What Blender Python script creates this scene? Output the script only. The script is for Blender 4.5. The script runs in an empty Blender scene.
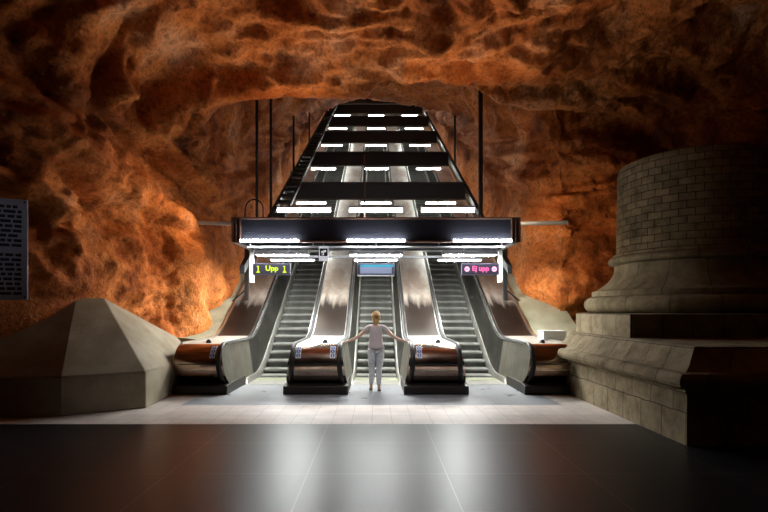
import bpy, math, random
import numpy as np
from mathutils import Vector, noise, Matrix
random.seed(7); noise.seed_set(23)
S = bpy.context.scene
C = bpy.context.collection
PI = math.pi

# ------------------------------------------------------------------ camera, world, exposure
EYE = 1.67
cd = bpy.data.cameras.new('camera'); cam = bpy.data.objects.new('camera', cd); C.objects.link(cam)
cam.location = (0, 0, EYE); cam.rotation_euler = (PI/2, 0, 0)
cd.sensor_width = 36; cd.lens = 500/768*36; cd.shift_x = 8/768; cd.shift_y = 54/768
cd.clip_end = 200; S.camera = cam
w = bpy.data.worlds.new('world'); S.world = w; w.use_nodes = True
w.node_tree.nodes['Background'].inputs[0].default_value = (0.5, 0.55, 0.7, 1)
w.node_tree.nodes['Background'].inputs[1].default_value = 0.0
S.view_settings.view_transform = 'Standard'; S.view_settings.look = 'None'
S.view_settings.gamma = 1; S.view_settings.use_curve_mapping = False
S.view_settings.exposure = 0.0
S.cycles.max_bounces = 8; S.cycles.diffuse_bounces = 1; S.cycles.glossy_bounces = 4
S.cycles.sample_clamp_indirect = 6
TUBE = 200.0            # emission of the fluorescent tubes

def area(name, loc, rot, sx, sy, power, col):
    l = bpy.data.lights.new(name, 'AREA'); l.shape = 'RECTANGLE'; l.size = sx; l.size_y = sy
    l.energy = power; l.color = col
    o = bpy.data.objects.new(name, l); C.objects.link(o); o.location = loc; o.rotation_euler = rot
    return o
def spot(name, loc, target, power, col, ang=80, size=.15):
    l = bpy.data.lights.new(name, 'SPOT'); l.energy = power; l.color = col
    l.spot_size = math.radians(ang); l.spot_blend = .8; l.shadow_soft_size = size
    o = bpy.data.objects.new(name, l); C.objects.link(o); o.location = loc
    o.rotation_euler = (Vector(target)-Vector(loc)).to_track_quat('-Z', 'Y').to_euler()
    return o
WARM = (1.0, .56, .22)

WARM = (1.0, .60, .28)
spot('added_rock_fill', (-1.6, 11.6, 4.2), (-2.2, 9.8, 7.2), 120, WARM, 92)  # added warm fill for the cave ceiling, no fitting modelled
spot('added_rock_fill', (1.6, 11.6, 4.2), (2.0, 9.9, 7.2), 120, WARM, 92)
spot('added_rock_fill', (-3.0, 11.9, 4.0), (-5.3, 10.9, 3.2), 130, (1.0, .74, .48), 100)  # added fill for the rock beside the escalators, likewise without a fitting
spot('added_rock_fill', (3.0, 11.9, 4.0), (5.2, 13.4, 3.2), 120, (1.0, .74, .48), 100)
spot('added_front_fill', (0, 5.2, 6.3), (0, 9.7, 0), 620, (.95, .97, 1.0), 38, .3)  # added front fill on the woman, drums and landing
spot('added_plaque_fill', (-3.2, 4.2, 5.6), (-6.3, 7.75, 2.7), 26, (.75, .85, 1.0), 22, .1)  # added fill to brighten the plaque

# ------------------------------------------------------------------ helpers
def tag(o, label=None, cat=None, group=None, kind=None):
    if label: o['label'] = label
    if cat: o['category'] = cat
    if group: o['group'] = group
    if kind: o['kind'] = kind
    return o
def empty(name, loc, label, cat, group=None, rz=0):
    o = bpy.data.objects.new(name, None); C.objects.link(o); o.location = loc
    o.rotation_euler = (0, 0, rz); o.empty_display_size = .1
    return tag(o, label, cat, group)
def srgb(r, g, b):
    f = lambda c: (c/255)/12.92 if c/255 <= .04045 else ((c/255+.055)/1.055)**2.4
    return (f(r), f(g), f(b), 1)

class MB:
    def __init__(s): s.v = []; s.f = []; s.uv = []; s.mi = []
    def add(s, vs, fs, uvs=None):
        n = len(s.v); s.v += [tuple(v) for v in vs]
        for k, f in enumerate(fs):
            s.f.append(tuple(i+n for i in f))
            s.uv.append(uvs[k] if uvs else None)
    def box(s, x0, x1, y0, y1, z0, z1):
        v = [(x0,y0,z0),(x1,y0,z0),(x1,y1,z0),(x0,y1,z0),(x0,y0,z1),(x1,y0,z1),(x1,y1,z1),(x0,y1,z1)]
        s.add(v, [(3,2,1,0),(4,5,6,7),(0,1,5,4),(1,2,6,5),(2,3,7,6),(3,0,4,7)]); return s
    def tube(s, pts, r, n=8, caps=True, flat=1.0):
        pts = [Vector(p) for p in pts]; rings = []
        for i, p in enumerate(pts):
            a = pts[max(i-1, 0)]; b = pts[min(i+1, len(pts)-1)]
            t = (b-a).normalized()
            up = Vector((1, 0, 0)) if abs(t.x) < .9 else Vector((0, 0, 1))
            e1 = (up - t*up.dot(t)).normalized(); e2 = t.cross(e1)
            rr = r[i] if isinstance(r, (list, tuple)) else r
            rings.append([p + e1*math.cos(2*PI*k/n)*rr + e2*math.sin(2*PI*k/n)*rr*flat for k in range(n)])
        vs = [v for q in rings for v in q]; fs = []
        for i in range(len(pts)-1):
            for k in range(n):
                fs.append((i*n+k, i*n+(k+1) % n, (i+1)*n+(k+1) % n, (i+1)*n+k))
        if caps:
            fs.append(tuple(range(n-1, -1, -1))); fs.append(tuple((len(pts)-1)*n+k for k in range(n)))
        s.add(vs, fs); return s
    def rings(s, rings, closed=True, caps=True, sub=None):
        """loft equal-length rings; uv = (distance round, distance up)"""
        m = len(rings[0]); vs = [p for r in rings for p in r]; fs = []; uvs = []
        vv = [0.0]
        for i in range(1, len(rings)):
            vv.append(vv[-1] + (Vector(rings[i][0])-Vector(rings[i-1][0])).length)
        uu = []
        for r in rings:
            q = [0.0]
            for k in range(m): q.append(q[-1] + (Vector(r[(k+1) % m])-Vector(r[k])).length)
            uu.append(q)
        big = max(uu, key=lambda q: q[-1])
        for i in range(len(rings)-1):
            for k in range(m if closed else m-1):
                k2 = (k+1) % m
                fs.append((i*m+k, i*m+k2, (i+1)*m+k2, (i+1)*m+k))
                uvs.append([(big[k], vv[i]), (big[k+1], vv[i]), (big[k+1], vv[i+1]), (big[k], vv[i+1])])
        if caps and closed:
            a = tuple(range(m-1, -1, -1)); b = tuple((len(rings)-1)*m+k for k in range(m))
            fs += [a, b]; uvs += [[(vs[i][0], vs[i][1]) for i in a], [(vs[i][0], vs[i][1]) for i in b]]
        s.add(vs, fs, uvs); return s
    def build(s, name, m, parent=None, smooth=False, bevel=0, loc=None, label=None, angle=None, recalc=True):
        me = bpy.data.meshes.new(name); me.from_pydata(s.v, [], s.f)
        if any(u is not None for u in s.uv):
            ul = me.uv_layers.new(name='UVMap')
            for p, u in zip(me.polygons, s.uv):
                if u is None: continue
                for k, li in enumerate(p.loop_indices): ul.data[li].uv = u[k]
        if recalc:
            import bmesh
            bm = bmesh.new(); bm.from_mesh(me); bmesh.ops.recalc_face_normals(bm, faces=bm.faces); bm.to_mesh(me); bm.free()
        me.materials.append(m)
        if smooth:
            me.polygons.foreach_set('use_smooth', [True]*len(me.polygons))
            if angle: me.set_sharp_from_angle(angle=math.radians(angle))
        o = bpy.data.objects.new(name, me); C.objects.link(o)
        if loc: o.location = loc
        if parent: o.parent = parent
        if bevel:
            b = o.modifiers.new('bevel', 'BEVEL'); b.width = bevel; b.segments = 2; b.limit_method = 'ANGLE'
        if label: o['label'] = label
        return o
def boxobj(name, dims, m, parent=None, bevel=0, label=None):
    return MB().box(*dims).build(name, m, parent, bevel=bevel, label=label)
def lathe(prof, n=96, cx=0, cy=0, a0=0, a1=2*PI):
    rs = []
    for r, z in prof: rs.append([(cx+r*math.cos(a0+(a1-a0)*k/n), cy+r*math.sin(a0+(a1-a0)*k/n), z) for k in range(n)])
    return MB().rings(rs)
def copy_tree(o, parent=None):
    c = o.copy(); C.objects.link(c)
    if parent: c.parent = parent
    for ch in list(o.children): copy_tree(ch, c)
    return c

# ------------------------------------------------------------------ materials
def mat(name, col=(.5,.5,.5,1), rough=.6, metal=0, emit=None, es=0):
    m = bpy.data.materials.new(name); m.use_nodes = True
    b = m.node_tree.nodes['Principled BSDF']
    b.inputs['Base Color'].default_value = col; b.inputs['Roughness'].default_value = rough
    b.inputs['Metallic'].default_value = metal
    if emit: b.inputs['Emission Color'].default_value = emit; b.inputs['Emission Strength'].default_value = es
    return m
def N(m, t, **kw):
    n = m.node_tree.nodes.new(t)
    for k, v in kw.items():
        if k in n.inputs.keys(): n.inputs[k].default_value = v
        else: setattr(n, k, v)
    return n
def L(m, a, ao, b, bi): m.node_tree.links.new(a.outputs[ao], b.inputs[bi])
def ramp(m, stops):
    r = N(m, 'ShaderNodeValToRGB'); e = r.color_ramp.elements
    while len(e) < len(stops): e.new(.5)
    for el, (p, c) in zip(e, stops): el.position = p; el.color = c
    return r
def noisy(name, c1, c2, rough=.6, metal=0, scale=4, stretch=(1,1,1), bump=.2, bscale=30, bd=.01, r2=None, detail=6, lo=.35, hi=.65):
    m = mat(name, c1, rough, metal); b = m.node_tree.nodes['Principled BSDF']
    tc = N(m, 'ShaderNodeTexCoord'); mp = N(m, 'ShaderNodeMapping'); mp.inputs['Scale'].default_value = stretch
    L(m, tc, 'Object', mp, 'Vector')
    n = N(m, 'ShaderNodeTexNoise', Scale=scale, Detail=detail, Roughness=.6); L(m, mp, 0, n, 'Vector')
    r = ramp(m, [(lo, c1), (hi, c2)]); L(m, n, 'Fac', r, 0); L(m, r, 0, b, 'Base Color')
    if r2 is not None:
        mr = N(m, 'ShaderNodeMapRange'); mr.inputs[1].default_value = lo; mr.inputs[2].default_value = hi
        mr.inputs[3].default_value = rough; mr.inputs[4].default_value = r2
        L(m, n, 'Fac', mr, 0); L(m, mr, 0, b, 'Roughness')
    if bump:
        n2 = N(m, 'ShaderNodeTexNoise', Scale=bscale, Detail=5); L(m, mp, 0, n2, 'Vector')
        bp = N(m, 'ShaderNodeBump', Strength=bump, Distance=bd); L(m, n2, 'Fac', bp, 'Height'); L(m, bp, 0, b, 'Normal')
    return m
def rock_mat():
    m = mat('painted_rock', rough=.75); b = m.node_tree.nodes['Principled BSDF']
    b.inputs['Specular IOR Level'].default_value = .25
    tc = N(m, 'ShaderNodeTexCoord')
    n1 = N(m, 'ShaderNodeTexNoise', Scale=.6, Detail=9, Roughness=.55, Distortion=.15); L(m, tc, 'Object', n1, 'Vector')
    r1 = ramp(m, [(.28, (.18,.045,.010,1)), (.43, (.54,.140,.024,1)), (.58, (.80,.265,.065,1)), (.72, (.90,.44,.22,1))]); L(m, n1, 'Fac', r1, 0)
    n2 = N(m, 'ShaderNodeTexNoise', Scale=2.2, Detail=11, Roughness=.75); L(m, tc, 'Object', n2, 'Vector')
    r2 = ramp(m, [(.33, (.12,.07,.05,1)), (.47, (1,1,1,1))]); L(m, n2, 'Fac', r2, 0)
    mx = N(m, 'ShaderNodeMix', data_type='RGBA', blend_type='MULTIPLY'); mx.inputs[0].default_value = .75
    L(m, r1, 0, mx, 6); L(m, r2, 0, mx, 7)
    n4 = N(m, 'ShaderNodeTexNoise', Scale=11, Detail=8, Roughness=.8); L(m, tc, 'Object', n4, 'Vector')
    r4 = ramp(m, [(.40, (.40,.30,.25,1)), (.52, (1,1,1,1))]); L(m, n4, 'Fac', r4, 0)
    my = N(m, 'ShaderNodeMix', data_type='RGBA', blend_type='MULTIPLY'); my.inputs[0].default_value = .7
    L(m, mx, 2, my, 6); L(m, r4, 0, my, 7); L(m, my, 2, b, 'Base Color')
    n3 = N(m, 'ShaderNodeTexNoise', Scale=6, Detail=12, Roughness=.68); L(m, tc, 'Object', n3, 'Vector')
    v = N(m, 'ShaderNodeTexVoronoi', Scale=16); L(m, tc, 'Object', v, 'Vector')
    b1 = N(m, 'ShaderNodeBump', Strength=1.0, Distance=.06); L(m, n3, 'Fac', b1, 'Height')
    b2 = N(m, 'ShaderNodeBump', Strength=.35, Distance=.02); L(m, v, 'Distance', b2, 'Height'); L(m, b1, 0, b2, 'Normal')
    L(m, b2, 0, b, 'Normal')
    return m
def masonry(name, bw, rh, c1, c2, joint):
    m = mat(name, c1, .85); b = m.node_tree.nodes['Principled BSDF']; b.inputs['Specular IOR Level'].default_value = .2
    uv = N(m, 'ShaderNodeUVMap'); uv.uv_map = 'UVMap'
    nz = N(m, 'ShaderNodeTexNoise', Scale=3, Detail=3); L(m, uv, 0, nz, 'Vector')
    ad = N(m, 'ShaderNodeMix', data_type='VECTOR'); 
    vm = N(m, 'ShaderNodeVectorMath', operation='MULTIPLY_ADD'); vm.inputs[1].default_value = (.05,.05,0); L(m, nz, 'Color', vm, 0); L(m, uv, 0, vm, 2)
    br = N(m, 'ShaderNodeTexBrick', Scale=1.0); br.inputs['Mortar Size'].default_value = .008; br.inputs['Mortar Smooth'].default_value = .3
    br.inputs['Brick Width'].default_value = bw; br.inputs['Row Height'].default_value = rh
    br.inputs['Color1'].default_value = c1; br.inputs['Color2'].default_value = c2; br.inputs['Mortar'].default_value = joint
    L(m, vm, 0, br, 'Vector')
    tc = N(m, 'ShaderNodeTexCoord'); n2 = N(m, 'ShaderNodeTexNoise', Scale=3.5, Detail=9, Roughness=.65); L(m, tc, 'Object', n2, 'Vector')
    r = ramp(m, [(.3, (.45,.42,.36,1)), (.6, (1,1,1,1))]); L(m, n2, 'Fac', r, 0)
    mx = N(m, 'ShaderNodeMix', data_type='RGBA', blend_type='MULTIPLY'); mx.inputs[0].default_value = 1
    L(m, br, 'Color', mx, 6); L(m, r, 0, mx, 7); L(m, mx, 2, b, 'Base Color')
    n3 = N(m, 'ShaderNodeTexNoise', Scale=14, Detail=8, Roughness=.7); L(m, tc, 'Object', n3, 'Vector')
    b1 = N(m, 'ShaderNodeBump', Strength=.6, Distance=.03); L(m, n3, 'Fac', b1, 'Height')
    b2 = N(m, 'ShaderNodeBump', Strength=.8, Distance=.02); b2.invert = True; L(m, br, 'Fac', b2, 'Height'); L(m, b1, 0, b2, 'Normal'); L(m, b2, 0, b, 'Normal')
    return m
def tiles(name, tx, ty, ox, oy, c1, c2, joint, rough, mortar, bump=.3, rvar=.1):
    m = mat(name, c1, rough); b = m.node_tree.nodes['Principled BSDF']
    tc = N(m, 'ShaderNodeTexCoord'); mp = N(m, 'ShaderNodeMapping'); mp.inputs['Location'].default_value = (ox, oy, 0); L(m, tc, 'Object', mp, 'Vector')
    br = N(m, 'ShaderNodeTexBrick', Scale=1.0); br.offset = 0; br.inputs['Mortar Size'].default_value = mortar; br.inputs['Mortar Smooth'].default_value = .1
    br.inputs['Brick Width'].default_value = tx; br.inputs['Row Height'].default_value = ty
    br.inputs['Color1'].default_value = c1; br.inputs['Color2'].default_value = c2; br.inputs['Mortar'].default_value = joint
    L(m, mp, 0, br, 'Vector')
    n2 = N(m, 'ShaderNodeTexNoise', Scale=2.5, Detail=9, Roughness=.65); L(m, tc, 'Object', n2, 'Vector')
    r = ramp(m, [(.3, (.75,.75,.75,1)), (.65, (1,1,1,1))]); L(m, n2, 'Fac', r, 0)
    mx = N(m, 'ShaderNodeMix', data_type='RGBA', blend_type='MULTIPLY'); mx.inputs[0].default_value = 1
    L(m, br, 'Color', mx, 6); L(m, r, 0, mx, 7); L(m, mx, 2, b, 'Base Color')
    mr = N(m, 'ShaderNodeMapRange'); mr.inputs[1].default_value = .3; mr.inputs[2].default_value = .7
    mr.inputs[3].default_value = rough-rvar; mr.inputs[4].default_value = rough+rvar; L(m, n2, 'Fac', mr, 0); L(m, mr, 0, b, 'Roughness')
    n3 = N(m, 'ShaderNodeTexNoise', Scale=60, Detail=3); L(m, tc, 'Object', n3, 'Vector')
    b1 = N(m, 'ShaderNodeBump', Strength=bump*.3, Distance=.002); L(m, n3, 'Fac', b1, 'Height')
    b2 = N(m, 'ShaderNodeBump', Strength=bump, Distance=.003); b2.invert = True; L(m, br, 'Fac', b2, 'Height'); L(m, b1, 0, b2, 'Normal'); L(m, b2, 0, b, 'Normal')
    return m
def panelled(name, c1, c2, rough, metal, pitch, groove, axis=1, depth=.004, sx=(1,1,1)):
    """metal sheet with straight joints every pitch metres along an object axis"""
    m = noisy(name, c1, c2, rough, metal, 1.6, sx, bump=.15, bscale=8, bd=.004, r2=rough+.12)
    b = m.node_tree.nodes['Principled BSDF']
    tc = N(m, 'ShaderNodeTexCoord'); sp = N(m, 'ShaderNodeSeparateXYZ'); L(m, tc, 'Object', sp, 0)
    md = N(m, 'ShaderNodeMath', operation='PINGPONG'); md.inputs[1].default_value = pitch/2; L(m, sp, axis, md, 0)
    lt = N(m, 'ShaderNodeMath', operation='LESS_THAN'); lt.inputs[1].default_value = groove; L(m, md, 0, lt, 0)
    old = b.inputs['Base Color'].links[0].from_node
    mx = N(m, 'ShaderNodeMix', data_type='RGBA'); mx.inputs[7].default_value = (.02,.02,.018,1)
    L(m, lt, 0, mx, 0); L(m, old, 0, mx, 6); L(m, mx, 2, b, 'Base Color')
    return m

M = {}
M['rock'] = rock_mat()
M['floor'] = tiles('dark_polished_slabs', 1.42, 1.18, .70, -6.28+1.18*6, (.010,.0105,.013,1), (.016,.016,.019,1), (.13,.12,.11,1), .35, .005, .02, .008)
M['pale'] = tiles('pale_tiles', .30, .293, .06, -7.32, (.80,.70,.64,1), (.86,.76,.70,1), (.5,.44,.4,1), .42, .004, .2)
M['plate'] = tiles('grey_landing_floor', 1.42, 1.18, .70, .2, (.36,.37,.40,1), (.40,.41,.43,1), (.18,.18,.19,1), .34, .004, .2)
M['steel'] = noisy('brushed_steel', (.60,.57,.52,1), (.42,.37,.31,1), .22, 1, 1.2, (1,1,1), .1, 14, .006, .38)
M['drum'] = noisy('worn_steel_drum', (.56,.43,.35,1), (.38,.27,.20,1), .14, 1, 2.2, (1,1,1), .12, 9, .006, .26)
M['deck'] = noisy('stained_deck_dark_reflection', (.80,.79,.74,1), (.40,.31,.24,1), .3, .75, .8, (1,.35,.35), .2, 7, .01, .42, lo=.48, hi=.66)
def deck_reflection():  # paints a dark reflection with a scuffed edge on the lower inclined deck
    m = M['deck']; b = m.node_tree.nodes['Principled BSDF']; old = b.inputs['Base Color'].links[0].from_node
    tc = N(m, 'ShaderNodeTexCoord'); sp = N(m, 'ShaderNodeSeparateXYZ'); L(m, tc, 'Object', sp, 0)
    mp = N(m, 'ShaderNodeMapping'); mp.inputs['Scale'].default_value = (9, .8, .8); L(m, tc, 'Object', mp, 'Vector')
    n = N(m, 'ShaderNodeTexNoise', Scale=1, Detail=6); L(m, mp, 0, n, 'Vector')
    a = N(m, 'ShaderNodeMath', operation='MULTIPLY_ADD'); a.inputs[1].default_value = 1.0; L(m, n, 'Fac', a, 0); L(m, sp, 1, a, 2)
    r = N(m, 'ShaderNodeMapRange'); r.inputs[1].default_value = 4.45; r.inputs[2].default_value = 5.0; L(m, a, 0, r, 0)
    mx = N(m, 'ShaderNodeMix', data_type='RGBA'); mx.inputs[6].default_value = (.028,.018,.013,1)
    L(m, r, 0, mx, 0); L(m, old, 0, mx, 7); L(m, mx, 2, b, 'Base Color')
deck_reflection()
M['flatdeck'] = noisy('bright_steel_deck', (.80,.79,.72,1), (.66,.62,.54,1), .4, .7, 2, (1,1,1), .1, 12, .004, .5)
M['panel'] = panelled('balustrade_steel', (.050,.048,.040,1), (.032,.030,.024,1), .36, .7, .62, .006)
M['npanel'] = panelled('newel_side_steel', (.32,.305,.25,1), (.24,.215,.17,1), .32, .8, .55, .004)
M['skirt'] = noisy('pale_skirt_metal', (.66,.65,.60,1), (.5,.48,.42,1), .32, .8, 3)
M['rail'] = mat('black_handrail_rubber', (.008,.008,.008,1), .5)
M['guide'] = mat('handrail_guide_steel', (.7,.69,.64,1), .3, 1)
M['plinth'] = noisy('dark_plinth', (.010,.008,.006,1), (.018,.014,.010,1), .5, .1, 4)
M['tread'] = None
M['comb'] = noisy('yellowish_comb_plate', (.42,.43,.26,1), (.32,.33,.2,1), .5, .5, 6)
M['brown'] = noisy('brown_painted_steel', (.20,.10,.07,1), (.14,.075,.055,1), .45, .2, 5)
M['black'] = noisy('black_painted_panel', (.020,.021,.030,1), (.028,.029,.038,1), .35, .1, 2)
M['beam'] = mat('matt_black_beam', (.007,.007,.008,1), .6)
M['beamf'] = mat('dark_brown_beam_edge', (.03,.016,.012,1), .5)
M['blackm'] = mat('black_metal', (.008,.008,.008,1), .6)
M['white'] = mat('white_enamel', (.78,.79,.80,1), .45)
M['house'] = mat('lamp_housing_enamel', (.5,.5,.52,1), .5)
M['grey'] = noisy('grey_enamel', (.42,.43,.46,1), (.34,.35,.38,1), .5, .2, 5)
M['tube'] = mat('lit_fluorescent_tube', (1,1,1,1), .5, 0, (.93,.97,1,1), TUBE)
M['tubeb'] = mat('lit_tube_far', (1,1,1,1), .5, 0, (.96,1,.95,1), TUBE*.5)
M['tubef'] = mat('lit_tube_front', (1,1,1,1), .5, 0, (.93,.97,1,1), TUBE*.3)
M['lens'] = mat('lit_lamp_lens', (1,1,1,1), .5, 0, (.97,1,.97,1), TUBE*.85)
M['tubet'] = mat('lit_tube_upper', (1,1,1,1), .5, 0, (.96,.98,1,1), TUBE*.2)
M['diff'] = mat('lit_lamp_diffuser', (.9,.9,.9,1), .5, 0, (.93,.96,1,1), 1.0)
M['conc'] = noisy('smooth_concrete', (.40,.34,.25,1), (.26,.21,.14,1), .85, 0, 1.5, (1,1,1), .35, 22, .01, detail=9)
M['bank'] = noisy('stained_concrete_bank', (.40,.37,.25,1), (.24,.21,.13,1), .85, 0, 1.3, (1,1,1), .5, 8, .03, detail=9)
M['shaft'] = masonry('column_shaft_masonry', .30, .155, (.32,.255,.15,1), (.21,.165,.095,1), (.05,.04,.028,1))
M['block'] = masonry('column_base_masonry', .52, .42, (.36,.285,.18,1), (.26,.205,.125,1), (.07,.055,.04,1))
M['mould'] = masonry('column_moulding_stone', .85, 3.0, (.32,.25,.155,1), (.23,.18,.105,1), (.06,.05,.035,1))

# ribbed escalator steps
def step_mat():
    m = mat('ribbed_step_aluminium', (.36,.365,.35,1), .6, .3); b = m.node_tree.nodes['Principled BSDF']
    tc = N(m, 'ShaderNodeTexCoord'); sp = N(m, 'ShaderNodeSeparateXYZ'); L(m, tc, 'Object', sp, 0)
    md = N(m, 'ShaderNodeMath', operation='PINGPONG'); md.inputs[1].default_value = .006; L(m, sp, 0, md, 0)
    bp = N(m, 'ShaderNodeBump', Strength=.5, Distance=.6); L(m, md, 0, bp, 'Height'); L(m, bp, 0, b, 'Normal')
    n = N(m, 'ShaderNodeTexNoise', Scale=5, Detail=5); L(m, tc, 'Object', n, 'Vector')
    r = ramp(m, [(.35, (.18,.18,.165,1)), (.7, (.12,.12,.108,1))]); L(m, n, 'Fac', r, 0); L(m, r, 0, b, 'Base Color')
    return m
M['tread'] = step_mat()

# ------------------------------------------------------------------ pitch line of the escalators
Y0, TAN = 12.58, math.tan(PI/6)
def zl(y):
    if y < 12.0: return 0.0
    if y < 13.16: return TAN*(y-12)**2/2.32
    return TAN*(y-Y0)
YEND = 43.0

# ------------------------------------------------------------------ floor
def slab(name, x0, x1, y0, y1, z, m, t=.08):
    o = boxobj(name, (x0, x1, y0, y1, z-t, z), m); return tag(o, kind='structure')
slab('floor', -12, 13, -9, 7.32, 0, M['floor'], .2)
slab('trim_1', -8, 6.2, 7.32, 8.78, 0, M['pale'], .2)
slab('trim_2', -8, -3.43, 8.78, 13, 0, M['pale'], .2)
slab('trim_3', 3.27, 6.2, 8.78, 14, 0, M['pale'], .2)
slab('trim_4', 6.2, 13, 7.32, 14, 0, M['floor'], .2)
slab('floor', -3.43, 3.27, 8.78, 11.98, 0.0, M['plate'], .2)

# ------------------------------------------------------------------ cave rock
KEYS = [ # xl, yl, xr, yr, yc, zc, n
 (-10.0,-8,  9.0,-8,  -8.0, 7.4, 4),
 (-9.6, 2, 11.0, 2,   2.0, 8.0, 4),
 (-8.4, 6.6,11.4, 7,  6.4, 8.2, 4.5),
 (-5.85, 8.5,11.2,10.5,9.4, 7.7, 5),
 (-5.25,10.0,10.0,12.9,11.0, 7.15, 5.5),
 (-4.9,11.1, 8.2,13.7,12.1, 6.75, 6),
 (-4.45,12.0,6.1,13.7,12.55, 8.2, 5.5),
 (-4.3,12.8, 4.9,13.5,13.3, 9.6, 5),
 (-4.25,14.2,4.35,14.3,15.0, 10.0, 4.5),
 (-4.25,20, 4.25,20,  20.0, 10.2, 3.6),
 (-4.25,28, 4.25,28,  28.0,13.5,3.2),
 (-4.25,36, 4.25,36,  36.0,17.0, 3),
 (-4.25,45, 4.25,45,  45.0,20.9, 3)]
NS = [30, 46, 34, 34, 26, 22, 20, 24, 46, 44, 34, 26]
def catmull(P, i, t):
    p0 = P[max(i-1,0)]; p1 = P[i]; p2 = P[i+1]; p3 = P[min(i+2,len(P)-1)]
    a = P[i]; m1 = (p2-p0)/2; m2 = (p3-p1)/2
    if i in (7, 8): m1 = m1*.35 if i == 8 else m1; 
    t2 = t*t; t3 = t2*t
    return (2*t3-3*t2+1)*p1 + (t3-2*t2+t)*m1 + (-2*t3+3*t2)*p2 + (t3-t2)*m2
KP = np.array(KEYS, float)
rows = []
for i, n in enumerate(NS):
    for k in range(n):
        t = k/n
        if i >= 7: rows.append(KP[i]*(1-t)+KP[i+1]*t)
        else: rows.append(catmull(KP, i, t))
rows.append(KP[-1])
NU = 430
G = np.zeros((len(rows), NU+1, 3))
for i, (xl, yl, xr, yr, yc, zc, n) in enumerate(rows):
    for j in range(NU+1):
        t = j/NU; a = PI*(1-t)
        ca, sa = math.cos(a), math.sin(a)
        k = (abs(ca)**n+abs(sa)**n)**(-1/n)      # even spread round the superellipse
        y = yl*(1-t)+yr*t + 4*t*(1-t)*(yc-(yl+yr)/2)
        z0 = -.3 + (max(0, TAN*(y-13.2)))*.98
        x = (xl+xr)/2 + (xr-xl)/2*ca*k
        G[i, j] = (x, y, z0 + (zc-z0)*sa*k)
du = np.gradient(G, axis=1); ds = np.gradient(G, axis=0)
NR = np.cross(ds, du); NR /= np.linalg.norm(NR, axis=2, keepdims=True)+1e-9
cen = np.zeros_like(G); cen[:, :, 0] = 0; cen[:, :, 1] = G[:, :, 1]; cen[:, :, 2] = G[:, :1, 2]*.5+2.5
flip = np.sign(np.sum(NR*(G-cen), axis=2)); 
if flip.mean() < 0: NR = -NR     # points out of the cave
def rough_at(p):
    hi = min(1, max(0, (p[2]-max(0, TAN*(p[1]-13.2))-3.5)/2))
    q = Vector((p[0]*(.46-.16*hi), p[1]*(.42+.25*hi), p[2]*.5))
    wv = noise.noise_vector(q*1.3)*.3
    a = noise.fractal(q+wv, 1.0, 2.1, 4)
    b = 1-abs(noise.noise(q*2.4+wv*1.5+Vector((7,3,1))))*2.2
    c = noise.fractal(Vector((p[0]*1.9, p[1]*1.9, p[2]*2.4))+wv*2, .8, 2.2, 4)
    r = abs(noise.noise(Vector((p[0]*4.5, p[1]*4.5, p[2]*5)) + wv*3))
    return a*(.85+.10*hi) - b*.07 + c*(.12+.03*hi) + r*.05
verts = []
for i in range(G.shape[0]):
    for j in range(NU+1):
        p = G[i, j]; d = rough_at(p)
        y = p[1]
        amp = 1.0 if y < 11 else max(.55, 1-(y-11)*.12)
        z_rel = p[2]-max(0, TAN*(y-13.2))
        d = d*amp + .12
        if 11.3 < y < 15 and p[2] > 6 and p[0] < 5: d = max(d, -.02+.3*min(0, d))
        if p[0] < -4 and 6.5 < y < 12.2: d = max(d, .12 - .9*max(0, p[2]-1.9))
        if y > 12.2 and abs(p[0]) < 5.2 and z_rel < 3.6: d = max(d, -.05)
        verts.append(p + NR[i, j]*d)
verts = np.array(verts).reshape(G.shape)
def rock_piece(name, j0, j1):
    nj = j1-j0+1; sub = verts[:, j0:j1+1].reshape(-1, 3); ni = G.shape[0]
    idx = np.arange(ni*nj).reshape(ni, nj)
    f = np.stack([idx[:-1,:-1], idx[:-1,1:], idx[1:,1:], idx[1:,:-1]], -1).reshape(-1, 4)
    me = bpy.data.meshes.new(name); me.from_pydata(sub.tolist(), [], f.tolist()); me.materials.append(M['rock'])
    me.polygons.foreach_set('use_smooth', [True]*len(me.polygons))
    o = bpy.data.objects.new(name, me); C.objects.link(o); return tag(o, kind='structure')
rock_piece('wall_left', 0, 120); rock_piece('ceiling', 120, 300); rock_piece('wall_right', 300, NU)
tag(boxobj('wall_back', (-6, 6, 44.6, 44.9, 10, 24), M['bank']), kind='structure')
tag(boxobj('wall_front', (-12, 13, -8.3, -8.0, -.5, 9.5), M['plinth']), kind='structure')

# sloping concrete banks beside the outer balustrades
def bank(name, xa, xb, ystart):
    rs = []
    y = ystart
    ys = [ystart + .25*k for k in range(int((YEND-ystart)/.25))]
    for y in ys:
        zt = zl(y)+.92; zo = zt + .12
        rs.append([(xa, y, zl(y)-.7), (xa, y, zt-.06), (xa*1.01, y, zt), (xb, y, zo), (xb, y, zl(y)-.7)])
    o = MB().rings(rs).build(name, M['bank'], smooth=True, angle=30); return tag(o, kind='structure')
bank('trim_5', -3.93, -5.0, 12.0); bank('trim_6', 3.86, 5.2, 12.0)

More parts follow.
